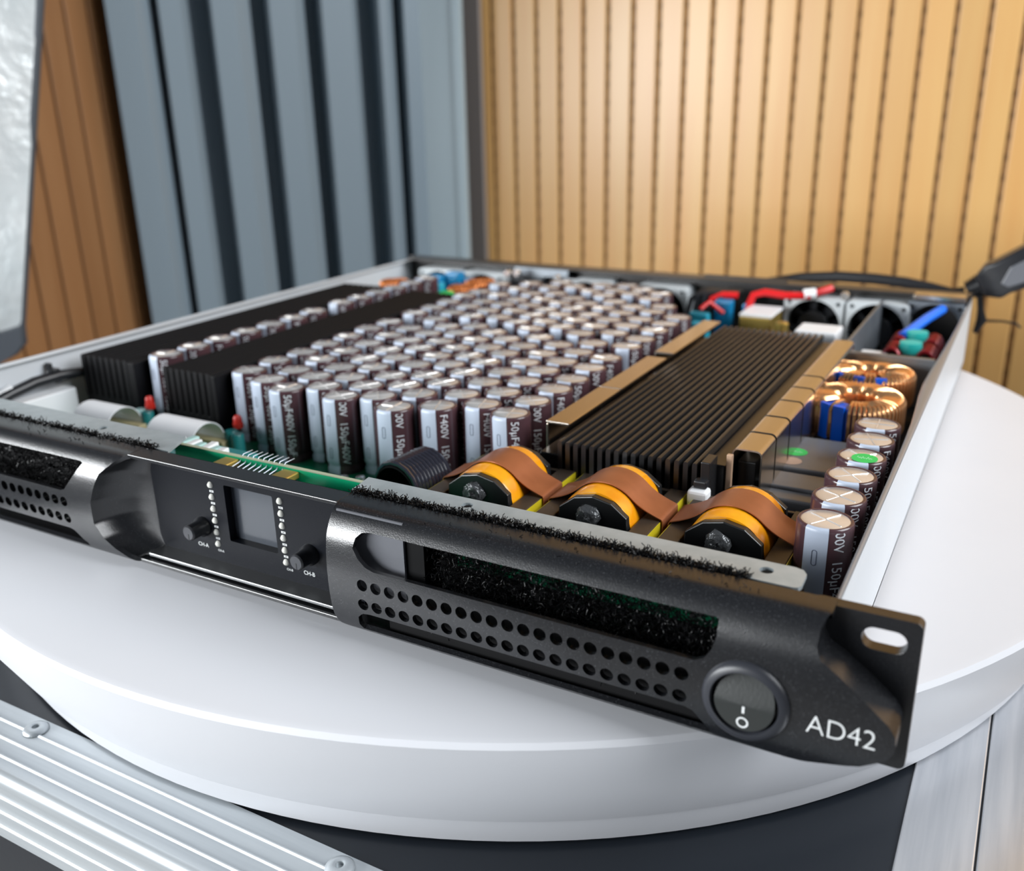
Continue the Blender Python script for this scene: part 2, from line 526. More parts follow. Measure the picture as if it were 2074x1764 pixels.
for k in range(-1, 4):
    link('rivet', rv, case, (180.5+149.5*k, -52.2, CT+.4))
    link('rivet', rv, case, (137+149.5*k, -75.7, -81), (PI/2, 0, 0))

tt = thing('display_turntable', (244, 232, -57), 'round white display turntable carrying the opened amplifier', 'turntable')
part('platter', MB().lathe([(0, -4), (296.5, -4), (298.8, -4.5), (300, -6.2), (299.5, -9), (296.5, -25), (287.8, -42.6), (284, -43.3), (0, -43.3)], 160, (244, 232, 0)), 'turntable_white', tt, smooth=35)
part('base_ring', MB().lathe([(0, -43.4), (286.6, -43.4), (286.2, -45), (281.6, -56), (280, -56.9), (0, -56.9)], 160, (244, 232, 0)), 'turntable_white', tt, smooth=35)

# ------------------------------------------------------------------ the amplifier
amp = thing('amplifier', (241.3, 220, -4), 'opened black rack amplifier on the white turntable, packed with brown capacitors', 'amplifier')
AX0, AX1, AD = 21.3, 461.3, 440
# chassis: floor, left wall and rear as one folded sheet; the right wall carries a bowed inward lip
part('chassis_floor', MB().box(AX0, AX1, 2, AD, 0, 1.2), 'steel_side', amp)
part('side_wall', MB().box(AX0, AX0+1.3, 3, AD, 0, 43.2).box(AX0+1.3, AX0+4.2, 3, AD, 42.0, 43.2), 'steel_side', amp, bev=0.35)
lipw = ((3, 1.2), (20, 1.5), (60, 1.8), (100, 2.0), (140, 2.4), (170, 3.0), (195, 4.2), (215, 5.4), (235, 6.0), (255, 5.6), (280, 4.6), (310, 3.4), (350, 2.4), (390, 1.8), (415, 1.6), (440, 2.0))
lv = []; lf = []
for y, wdt in lipw:
    lv += [(AX1, y, 41.8), (AX1, y, 42.8), (AX1-.5, y, 43.3), (AX1-.45*wdt, y, 43.2), (AX1-wdt*.85, y, 43.0-.30*wdt), (AX1-wdt, y, 42.4-.5*wdt), (AX1-wdt+.5, y, 42.0-.5*wdt), (AX1-.5*wdt, y, 42.0-.2*wdt)]
for i in range(len(lipw)-1):
    for k in range(8):
        l = (k+1) % 8
        lf.append((i*8+k, i*8+l, (i+1)*8+l, (i+1)*8+k))
lf += [tuple(range(8))[::-1], tuple(len(lv)-8+k for k in range(8))]
rwall = part('side_wall', MB().box(AX1-1.3, AX1, 3, AD, 0, 42.2), 'steel_side', amp)
part('rolled_lip', MB().add(lv, lf), 'steel_lip', rwall, smooth=60)
part('rear_panel', MB().box(AX0, AX1, AD-1.5, AD+1.5, 0, 46).box(AX0+8, AX1-1, AD-14, AD+1.5, 44.8, 46.2), 'rear_black', amp, bev=0.3)
part('rear_rail', MB().box(130, 178, AD-12, AD-9, 38, 45), 'steel_dull', amp, bev=.6)
part('rear_rail', MB().box(284, 344, AD-6, AD-2, 44, 47.5), 'rear_black', amp, bev=.6)
part('rear_rail', MB().box(428, 459, AD-22, AD-10, 43.5, 46.8), 'clip_steel', amp, bev=.6)
ftm = MB().lathe([(0, -4), (7, -4), (8, 0), (0, 0)], 20).mesh('foot', 'rubber', 40)
for x in (60, 420):
    for y in (40, 400):
        link('foot', ftm, amp, (x, y, 0))
part('circuit_board', MB().box(30, 322, 30, 412, 4.0, 5.6), 'pcb_green', amp)
part('circuit_board', MB().box(324, 457, 36, 412, 4.0, 5.6), 'plastic_black', amp)

# ---- front panel: bulged wings with holes
PR = [(3,44.3),(-4.2,44.3),(-6.3,43.6),(-8.6,41.4),(-10.4,38.5),(-11.6,36),(-12.3,33.5),(-12.9,29),(-13.2,24),(-13.2,19),(-13.0,14),(-12.5,9),(-11.7,5),(-10.3,1.6),(-8.7,0.0),(-7,-0.5),(3,-0.5)]
SS = [0.0]
for i in range(1, len(PR)):
    SS.append(SS[-1]+math.hypot(PR[i][0]-PR[i-1][0], PR[i][1]-PR[i-1][1]))
def pt_s(s):
    s = min(max(s, 0), SS[-1])
    for i in range(1, len(PR)):
        if s <= SS[i]+1e-9:
            w_ = (s-SS[i-1])/(SS[i]-SS[i-1])
            return PR[i-1][0]+(PR[i][0]-PR[i-1][0])*w_, PR[i-1][1]+(PR[i][1]-PR[i-1][1])*w_
def nrm_s(s):
    a = pt_s(max(s-1.2, 0)); b = pt_s(min(s+1.2, SS[-1]))
    ty, tz = b[0]-a[0], b[1]-a[1]
    l = math.hypot(ty, tz)
    return tz/l, -ty/l       # points outwards (to -y in front)
def wing_out(x, s):
    y, z = pt_s(s); return (x, y, z)
END = [(460.6, 8.9), (459.5, 12.9), (459.3, 17.3), (460.7, 20.5), (465.7, 23.6), (472.1, 28.3), (478.5, 33.6), (480.3, 36.3), (480.7, 39), (480.5, 41), (479, 44.1), (472.8, 48.7), (465.5, 51.3), (457.8, 54), (452, 56.2), (450, 58)]
def wing_in_r(x, s):
    y, z = pt_s(s)
    if x > 455 and min(math.hypot(x-e[0], s-e[1]) for e in dens(END, .8)[:-30]) < 0.9:
        return (x, 1.0, z)
    ny, nz = nrm_s(s)
    return (x, y-1.8*ny, z-1.8*nz)
def wing_in(x, s):
    y, z = pt_s(s); ny, nz = nrm_s(s)
    return (x, y-1.8*ny, z-1.8*nz)
outl = [(301.6, 0), (461.3, 0), (461.3, 7.5)]+END+[(449, 67.6), (306, 67.6), (306, 57), (303.6, 54.8), (302.0, 51.5), (301.6, 48)]
rows = [(34.7, 315.9), (42.1, 315.5)]
holes = [circ(x0+5.46*k, s, 2.1, 18) for s, x0 in rows for k in range(21)]
win = [(312.5, 22.1), (313.4, 18.6), (315.4, 16.5), (318.5, 15.9), (433.0, 15.9), (433.9, 16.4), (433.9, 21.2), (432.9, 25.2), (431, 28.2), (428.5, 29.4), (321, 28.8), (317.5, 27.8), (314.6, 25.4)]
slot = [(311.9, 51.5), (312.4, 48), (314.4, 46.0), (317.5, 45.5), (426.5, 45.3), (428.5, 46), (433.3, 51.6), (433.3, 53.2), (313, 53.4)]
swh = circ(443.0, 37.7, 10.6, 32)
rw = sheet(outl, holes+[win, slot, swh], wing_out, wing_in_r, 1.6, 3.2, 1.9)
part('front_wing', rw, 'panel_black', amp, smooth=38, label='black bulged right front wing with two rows of vent holes')
# left wing
LEDGE = [(200, 0), (200, 8.3), (194.1, 13.5), (188.9, 18.3), (185.6, 24.8), (183.0, 31.4), (182.6, 40.1), (186.2, 46), (191.5, 50.1), (198, 54.5), (200, 57.7), (200, 67.6)]
lo = [(24, 0)]+LEDGE+[(24, 67.6)]
holes = [circ(166.3-5.46*k, s, 2.1, 16) for s in (33.7, 41.2) for k in range(21)]
winl = [(60, 22), (63, 16.2), (66, 15.4), (177.0, 15.0), (178.4, 15.6), (174.7, 20.7), (167.8, 28.2), (165.5, 28.9), (66, 28.8), (62, 26.5)]
slotl = [(52, 51.5), (54, 46.2), (58, 45.6), (166.5, 45.6), (168.5, 46.2), (174, 51.5), (174, 53.2), (53, 53.4)]
lw = sheet(lo, holes+[winl, slotl], wing_out, wing_in, 1.8, 3.5, 1.9)
part('front_wing', lw, 'panel_black', amp, smooth=38, label='black bulged left front wing with vent holes')
# scooped end between left wing and the recessed centre plate
edge = dens(LEDGE, 1.5)
edge = edge[:next(i for i, e in enumerate(edge) if e[1] > 56)]
edge = [e for e in edge if e[1] > 8.0]
rows_ = []
for i, (x, s) in enumerate(edge):
    y, z = pt_s(s)
    t = i/(len(edge)-1)
    e3 = Vector((204.5, 2.2, 41.5+(3.2-41.5)*t))
    a3 = Vector((x, y+.05, z)); c3 = Vector((x+3.5, 2.6, z*.75+e3.z*.25))
    rows_.append([a3*(1-q)**2+c3*2*q*(1-q)+e3*q*q for q in [k/10 for k in range(11)]])
sm = MB()
K = 11
sm.add([v for r_ in rows_ for v in r_], [(i*K+k, i*K+k+1, (i+1)*K+k+1, (i+1)*K+k) for i in range(len(rows_)-1) for k in range(K-1)])
part('finger_scoop', sm, 'panel_black', amp, smooth=60)
# centre bay: lip, plate with display opening, ledge rails
part('top_lip', MB().box(199.5, 301.7, -5.4, 3, 42.9, 44.3), 'panel_black', amp, bev=0.25)
pl = sheet([(202, 2.5), (304, 2.5), (304, 43), (202, 43)], [rrect(241.0, 265.0, 13.4, 36.4, .6, 2)], lambda x, z: (x, 2.0, z), lambda x, z: (x, 5.5, z), 8)
part('centre_plate', pl, 'plate_black', amp)
part('display', MB().box(239, 267, 5.6, 7.0, 11, 39), 'screen', amp, label='dark grey display glass')
part('ledge_rail', MB().box(203, 303, -5.8, 2.4, 2.0, 3.4), 'rail_grey', amp, bev=.3)
part('ledge_rail', MB().box(200, 303, -7.6, 3, -0.5, 1.1), 'panel_black', amp, bev=.3)
ledm = MB().lathe([(0, -1.0), (.9, -.75), (1.35, 0), (1.35, 1)], 14, axis='y').mesh('led', 'led', 60)
tick = MB().box(-1.0, -.55, -.12, .02, -.42, .42).box(-.35, .3, -.12, .02, -.42, -.15).box(-.35, .3, -.12, .02, .1, .42).box(.5, 1.0, -.12, .02, -.42, .42).mesh('scale_mark', 'print_white')
for x in (234.2, 268.5):
    for k in range(6):
        link('led', ledm, amp, (x, 2.0, 35.2-4.9*k))
        if k < 5:
            link('scale_mark', tick, amp, (x+.3, 2.0, 35.2-4.9*k-2.5))
def ltext(body, size, x, z, y=1.95, m='print_white', parent=amp, name='lettering'):
    g = text_geo(body, size)
    g.xf(lambda a, b, c: (x+a, y-c, z+b))
    return part(name, g, m, parent)
ltext('CH-A', 2.3, 226.0, 8.6); ltext('CH-B', 2.3, 279.3, 8.6)
ltext('CH-A', 1.3, 235.3, 8.0); ltext('CH-B', 1.3, 270.0, 8.0)
for x in (227.3, 280.6):
    k = part('knob', MB().lathe([(0, -7.6), (2.7, -7.6), (3.1, -7.2), (3.2, -2.5), (4.0, -1.5), (4.1, 0), (0, 0)], 24, (0,0,0), 'y'), 'plastic_black', amp, (x, 2.0, 16.8), smooth=40)
    part('knob_face', MB().lathe([(0, -.15), (2.5, -.15), (2.6, 0), (0, 0)], 20, (0,0,0), 'y'), 'switch_grey', k, (x, -5.6, 16.8))
    part('pointer', MB().box(-.25, .25, -.12, .05, -2.4, -.2), 'plastic_black', k, (x, -5.75, 16.8))
# ears
ear = sheet(rrect(455, 482.6, 0, 44.0, 2.0), [rrect(468.2, 479.3, 33.9, 40.2, 3.1, 7)], lambda x, z: (x, 0.0, z), lambda x, z: (x, 4.2, z), 3)
part('rack_ear', ear, 'panel_black', amp, bev=0.35)
ear = sheet(rrect(0, 26, 0, 44.0, 2.0), [rrect(3.3, 14.4, 33.9, 40.2, 3.1, 7)], lambda x, z: (x, 0.0, z), lambda x, z: (x, 4.2, z), 3)
part('rack_ear', ear, 'panel_black', amp, bev=0.35)
part('panel_backing', MB().box(449, 460.5, 3, 9, 38, 40.5), 'plate_black', amp, bev=.3)
# AD42
g = text_geo('AD42', 8.3, 0.05, res=6, thin=0.11)
def onwing(a, b, c):
    s = 39.4-b
    y, z = pt_s(s)
    return (467.6+a*.87, y-.06-c, z)
g.xf(onwing)
part('model_lettering', g, 'print_white', amp, label='white letters AD42')
# power switch
sy, sz = pt_s(37.7)
sw = part('power_switch', MB().lathe([(9.0, 3), (9.0, -1.3), (9.3, -1.9), (10.6, -1.7), (11.7, -.8), (11.9, .4), (10.4, .8), (10.4, 5)], 48, (0,0,0), 'y'), 'switch_grey', amp, (443.0, sy, sz), smooth=45, label='round black rocker switch')
# rocker: disc whose upper half leans back and lower half forward
rk = MB()
NR = 9; NA = 40
vs = [(0, 0, 0)]; 
def rz(x, z):
    return (-1.9+0.035*(z+8.2)**1.0*0.9) if z < -0.5 else (-1.9+0.28+0.33*(z+0.5)+.018*(z+.5)**2)
vs[0] = (0, rz(0, 0), 0)
fs = []
for i in range(1, NR+1):
    for j in range(NA):
        a = 2*PI*j/NA
        r = 8.05*i/NR
        x, z = r*math.cos(a), r*math.sin(a)
        vs.append((x, rz(x, z), z))
for j in range(NA):
    fs.append((0, 1+(j+1) % NA, 1+j))
    for i in range(NR-1):
        b0 = 1+i*NA; b1 = b0+NA
        fs.append((b0+j, b0+(j+1) % NA, b1+(j+1) % NA, b1+j))
n0 = len(vs)
b0 = 1+(NR-1)*NA
for j in range(NA):
    x, y, z = vs[b0+j]; vs.append((x, 5, z))
for j in range(NA):
    fs.append((b0+j, b0+(j+1) % NA, n0+(j+1) % NA, n0+j))
rk.add(vs, fs)
part('rocker', rk, 'rocker', sw, (443.0, sy, sz), smooth=30)
part('switch_well', MB().lathe([(0, 2.6), (9.2, 2.6)], 32, (0,0,0), 'y'), 'plastic_black', sw, (443.0, sy, sz))
part('on_mark', MB().box(-.34, .34, -.06, .05, -1.05, 1.05), 'print_white', sw, (443.0, sy-1.74, sz-1.75))
part('off_mark', MB().add(*(lambda o_, i_: ([(x, -.06, z) for x, z in o_]+[(x, -.06, z) for x, z in i_], [(k, (k+1) % 28, 28+(k+1) % 28, 28+k) for k in range(28)]))(circ(0, 0, 1.65, 28), circ(0, 0, 1.15, 28))), 'print_white', sw, (443.0, sy-1.86, sz-5.6))
# things behind the right wing's opening
part('window_bracket', MB().box(303, 329.5, -7.6, -6.6, 13, 43), 'bracket_lit', amp)
part('led_board', MB().box(336, 428, 13.5, 15.0, 20, 37), 'pcb_green', amp)
pads = MB()
for k in range(46):
    x = 337+88*random.random()**1.5; z = random.choice((24, 28, 31, 34))+random.uniform(-2, 2)
    pads.box(x, x+random.uniform(1, 4), 12.8, 13.6, z, z+random.uniform(1, 2.5))
part('solder_pads', pads, 'solder', amp, kind='stuff')
part('added_dark_sheet', MB().box(321, 434, -6.6, -5.8, 1, 18).box(326, 336.5, -6.4, 3, 2, 43.5), 'rubber', amp)  # black sheets added inside to keep the openings dark
part('added_dark_sheet', MB().box(303, 450, 3.2, 30, 1.3, 6.2).box(303, 450, 15.5, 16.5, 2, 38), 'rubber', amp)
part('added_dark_sheet', MB().box(28, 181, 1.5, 2.3, 2, 42), 'rubber', amp)
def fibres(n_, fx, fy, fz, L, r, seed):
    rnd = random.Random(seed)
    mb = MB()
    for _ in range(n_):
        q = Vector((fx(rnd), fy(rnd), fz(rnd)))
        path = [q]
        d = Vector((rnd.gauss(0,1), rnd.gauss(0,.7), rnd.gauss(0,1))).normalized()
        for k in range(4):
            d = (d+Vector((rnd.gauss(0,.75), rnd.gauss(0,.75), rnd.gauss(0,.75)))).normalized()
            q = q+d*L
            path.append(q)
        mb.tube(path, r, 3, caps=False)
    return mb
U = lambda a, b: (lambda rnd: rnd.uniform(a, b))
part('foam_filter', fibres(9500, U(335, 442), U(-5.5, -0.5), U(5, 43), 0.8, 0.135, 3), 'foam', amp, kind='stuff', smooth=80)
part('foam_filter', fibres(5600, U(301, 437), U(3.2, 6.8), U(42.2, 44.7), 0.62, 0.14, 4), 'foam', amp, kind='stuff', smooth=80)
part('foam_filter', fibres(2200, U(30, 180), U(-5, -1), U(14, 43), 0.95, 0.17, 5), 'foam', amp, kind='stuff', smooth=80)
part('foam_filter', fibres(2600, U(60, 203), U(3.2, 6.6), U(42.2, 44.4), 0.7, 0.16, 6), 'foam', amp, kind='stuff', smooth=80)
part('foam_backing', MB().box(301, 438, 3.1, 6.3, 38, 43.3), 'rubber', amp)
part('foam_backing', MB().box(40, 204, 3.1, 6.3, 38, 43.0), 'rubber', amp)
# galvanised front brackets
st = sheet([(298.6, 6.4), (449, 5.0), (450.4, 5.6), (451, 7)]+[(450.8, 14), (449.5, 16.2), (447, 17)]+[(297, 18.0), (298, 12)], [circ(341.5, 12.6, 2.0, 16), circ(440.3, 11.6, 2.0, 16)], lambda x, y: (x, y, 43.8), lambda x, y: (x, y, 42.6), 4)
br = part('front_bracket', st, 'galvanised', amp)
st = sheet([(24, 6), (210.0, 5.0), (203, 20.4), (24, 20.4)], [circ(162.7, 12.7, 2.0, 16)], lambda x, y: (x, y, 43.8), lambda x, y: (x, y, 42.6), 4)
part('front_bracket', st, 'galvanised', amp)
scm = MB().lathe([(0, -.6), (1.0, -.6), (1.7, -1.4), (2.9, -1.4), (3.1, -3), (0, -3)], 18).mesh('screw_collar', 'rubber', 40)
for x, y in ((341.5, 12.6), (440.3, 11.6), (162.7, 12.7)):
    link('screw_collar', scm, amp, (x, y, 43.9))
# upright green display board with its connector
vb = part('display_board', MB().box(197, 306, 19.2, 20.8, 6, 40.2), 'pcb_bright', amp)
part('board_edge', MB().box(197, 306, 19.1, 20.9, 40.2, 40.5), 'pcb_edge', vb)
part('connector_body', MB().box(229, 261.5, 11.0, 19.2, 34.5, 37.5), 'plastic_black', vb, bev=.3)
part('connector_end', MB().box(226, 233, 9.5, 19, 37.0, 39.6), 'gold', vb, bev=.5)
part('connector_end', MB().box(256, 263.5, 9.5, 19, 37.0, 39.6), 'gold', vb, bev=.5)
pin = MB().tube([(0, 11.5, 37.6), (0, 18.6, 38.6), (0, 21, 41), (0, 26, 41)], .22, 5).mesh('pin', 'steel_dull', 60)
for k in range(9):
    link('pin', pin, vb, (233.5+2.7*k, 0, 0))
part('connector_shell', MB().box(222, 258, 8.0, 9.2, 37.2, 39.2), 'white_plastic', vb, bev=.3)
for x, s_ in ((221.5, 3.4), (267.5, 4.6)):
    part('glue_blob', MB().lathe([(0, -1.2), (.7*s_, -1.1), (s_, 0), (.8*s_, .5), (0, .9)], 12), 'white_plastic', vb, (x, 15.5, 34.6), smooth=60)

# ---- electrolytic capacitors
H = 37.0
def cap_meshes():
    prof = [(0, 0), (8.4, 0), (8.8, .6), (8.8, 3.0), (8.25, 4.2), (8.25, 4.9), (8.9, 6.0), (8.95, 8), (8.95, H-1.6), (8.85, H-.7), (8.5, H-.15), (8.1, H), (7.75, H-.1), (7.6, H-.4)]
    sl = MB().lathe(prof, 28).mesh('capacitor', 'sleeve', 40)
    tp = MB().lathe([(7.75, H-.45), (7.4, H-.28), (0, H-.28)], 24)
    for a in (0, PI/2):
        for k in (-1, 1):
            dx, dy = math.cos(a)*k, math.sin(a)*k
            tp.tube([(dx*.3, dy*.3, H-.3), (dx*6.4, dy*6.4, H-.3)], .28, 5)
    tp = tp.mesh('vent_top', 'cap_top', 40)
    pr = [(8.9, .5), (8.95, 3.0), (8.4, 4.2), (8.4, 4.9), (9.02, 6.0), (9.08, 8), (9.08, H-1.6), (8.97, H-.65), (8.6, H-.05), (8.1, H+.1), (7.7, H)]
    w2 = math.radians(24)
    stp = MB().lathe(pr, 8, a0=-PI/2-w2, a1=-PI/2+w2).mesh('polarity_stripe', 'stripe', 50)
    mk = MB()
    for zc in (11.0, 27.0):
        loop = [(x, z+zc) for x, z in rrect(-.75, .75, -2.6, 2.6, .7, 4)]
        path = []
        for x, z in loop:
            a = -PI/2+x/9.1
            path.append((9.12*math.cos(a), 9.12*math.sin(a), z))
        mk.tube(path, .14, 4, closed=True)
    mk = mk.mesh('stripe_mark', 'stripe_mark')
    txts = []
    for body, zc in (('50µF400V 150µF', 20.0), ('00V  150µF400V', 21.0), ('F400V  150µF400', 19.0)):
        g = text_geo(body, 5.0, .03, 'CENTER', 2)
        def wrap(a, b, c, zc=zc):
            an = -PI/2+math.radians(46)+(b*1.0)/9.0
            r = 9.06+c
            return (r*math.cos(an), r*math.sin(an), zc-a*.90)
        g.xf(wrap)
        # keep what fits on the can
        keep = [f for f in g.f if all(1.5 < g.v[i][2] < H-1.0 for i in f)]
        g.f = keep
        g2 = text_geo('105°C', 2.0, .03, 'CENTER', 2) if False else None
        txts.append(g.mesh('lettering', 'print_grey'))
    return sl, tp, stp, mk, txts
SL, TP, STP, MK, TX = cap_meshes()
NCAP = [0]
def capacitor(x, y, z0=5.2, near=True, rot=None, idx=None):
    i = NCAP[0]; NCAP[0] += 1
    r = math.radians(random.uniform(-9, 9)) if rot is None else rot
    o = link('capacitor', SL, amp, (x, y, z0), (math.radians(random.uniform(-.5, .5)), math.radians(random.uniform(-.5, .5)), r))
    sub_local('vent_top', TP, o, (0,0,0), (0,0,random.choice((0, .3, .8, 1.1, 2.2))))
    sub_local('polarity_stripe', STP, o)
    if near:
        sub_local('stripe_mark', MK, o)
        sub_local('lettering', TX[(i if idx is None else idx) % 3], o)
    return o
cols = [(305.0, 107.9, 6, 340), (286.4, 114.0, 7, 358), (269.5, 104.4, 7, 386), (252.2, 94.8, 8, 398), (236.5, 104.3, 7, 403), (220.8, 96.2, 8, 405), (203.6, 105.0, 8, 402), (187.6, 97.6, 8, 396), (169.4, 104.0, 7, 384), (148.5, 112.5, 7, 372)]
cap_xy = []
for ci, (x, y0, n1, ymax) in enumerate(cols):
    y = y0; k = 0
    while y < ymax:
        cap_xy.append((x, y))
        capacitor(x+random.uniform(-.3, .3), y+random.uniform(-.4, .4), near=True, z0=5.2+random.uniform(-.5, .4))
        k += 1
        y += 20.2
        if k == n1 or k == n1+5: y += 7.8
y = 112.0
k = 0
while y < 372:
    capacitor(88.5+random.uniform(-.5, .5), y, z0=7.4+random.uniform(-.6, .4), near=True)
    y += 20.3 if k != 6 else 28.0
    k += 1
rc = []
for i, y in enumerate((57, 78.3, 99, 119.5, 140.2, 160)):
    rc.append(capacitor(447.2, y, z0=5.2, rot=math.radians((-6, -2, 3, 1, 5, 2)[i]), idx=(1, 1, 0, 1, 2, 0)[i]))
stk = MB().cyl((0,0,0), 4.6, .12, 28)
def sticker(parent, x, y, z, m='sticker_green'):
    o = part('sticker', MB().cyl((0,0,0), 4.6, .14, 28), m, parent, (x, y, z))
    return o
def scribble(parent, x, y, z):
    path = [(x-2.6+5.2*i/22, y+1.1*math.sin(i*1.7)+.4*math.sin(i*.9), z) for i in range(23)]
    part('handwriting', MB().tube(path, .12, 4), 'sticker_mark', parent)
stk_o = part('sticker', MB().cyl((0,0,0), 4.6, .16, 28), 'sticker_green', amp, (449.0, 116.5, 42.35), label='round green inspection sticker')
scribble(stk_o, 449.0, 116.5, 42.52)

# ---- finned heatsinks
def heatsink(name, x0, x1, y0, y1, z0, zb, z1, nf, tf, m='anodised', label=None):
    root = part(name, MB().box(x0, x1, y0, y1, z0, zb), m, amp, bev=.4, label=label)
    pit = (x1-x0-tf)/(nf-1)
    r = tf/2
    poly = [(-r, zb-.5), (r, zb-.5), (r, z1-r)]+[(r*math.cos(a), z1-r+r*math.sin(a)) for a in (PI/4, PI/2, 3*PI/4)]+[(-r, z1-r)]
    fm = MB().prism(poly, y0, y1, 'xz').mesh('fin', m, 40)
    for k in range(nf):
        link('fin', fm, root, (x0+r+pit*k, 0, 0))
    return root
h3 = heatsink('heatsink', 336.2, 394.2, 90, 314, 7, 24, 40.2, 17, 1.9, label='wide black finned heatsink behind the transformers')
h1 = heatsink('heatsink', 37.5, 74.5, 97, 329, 7, 19, 42.2, 8, 3.3, 'anodised_black', label='black finned heatsink along the left side wall')
h2 = heatsink('heatsink', 102.5, 136.0, 97, 325, 7, 19, 42.2, 8, 3.0, 'anodised_black', label='black finned heatsink between the capacitor rows')
for h_, a, b in ((h1, 74.5, 80), (h2, 136, 139.5)):
    part('side_plate', MB().box(a+.3, b, 97, 322, 7, 41.0), 'anodised_black', h_, bev=.3)
# folded cover strips left of the wide heatsink
for y0, y1 in ((103.5, 158), (158.6, 219)):
    part('cover_strip', MB().box(324.2, 334.8, y0, y1, 41.6, 42.9).box(324.2, 325.3, y0, y1, 22, 41.6), 'flange_black', h3, bev=.35)
part('cover_strip', MB().box(324.4, 334.8, 229, 311, 41.6, 42.9).box(324.4, 325.4, 229, 311, 22, 41.6), 'flange_black', h3, bev=.35)
part('retainer', MB().box(326.5, 335.2, 93, 309, 8, 33), 'anodised', h3, bev=.5)
part('retainer', MB().box(394.6, 402.0, 100, 309, 8, 37), 'anodised', h3, bev=.5)
part('retainer', MB().box(395.5, 399, 90.2, 100, 24, 41.0), 'anodised', h3, bev=.4)
# spring clips right of it: rounded inverted U
def clip_poly():
    o_ = [(403.0, 33.0), (403.0, 40.6)]
    for i in range(6):
        a = PI-PI/2*i/5; o_.append((405.4+2.4*math.cos(a), 40.8+2.4*math.sin(a)))
    for i in range(6):
        a = PI/2-PI/2*i/5; o_.append((412.2+2.4*math.cos(a), 40.8+2.4*math.sin(a)))
    o_.append((414.6, 18))
    i_ = [(414.0, 18), (414.0, 40.6)]
    for i in range(6):
        a = PI/2*i/5; i_.append((412.2+1.8*math.cos(a), 40.8+1.8*math.sin(a)))
    for i in range(6):
        a = PI/2+PI/2*i/5; i_.append((405.4+1.8*math.cos(a), 40.8+1.8*math.sin(a)))
    i_.append((403.6, 33.0))
    return o_+i_
for y0, y1 in ((104.5, 124.5), (126.5, 147), (149, 171), (173, 193), (195, 214), (216, 292)):
    part('spring_clip', MB().prism(clip_poly(), y0, y1, 'xz'), 'clip_steel', h3, smooth=35)
part('transistor_row', MB().box(404.5, 411.5, 108, 288, 9, 37), 'anodised', h3, bev=.5)
part('slim_post', MB().box(402.4, 404.6, 99.6, 101.6, 14, 41.8), 'post_reflection', h3, bev=.25)
cn = part('white_connector', MB().box(392.5, 400, 84, 91, 22.5, 31.5), 'white_plastic', amp, bev=1.2)
part('connector_cap', MB().box(394, 399, 87, 91.5, 31.5, 34.5), 'plastic_black', cn, bev=.6)

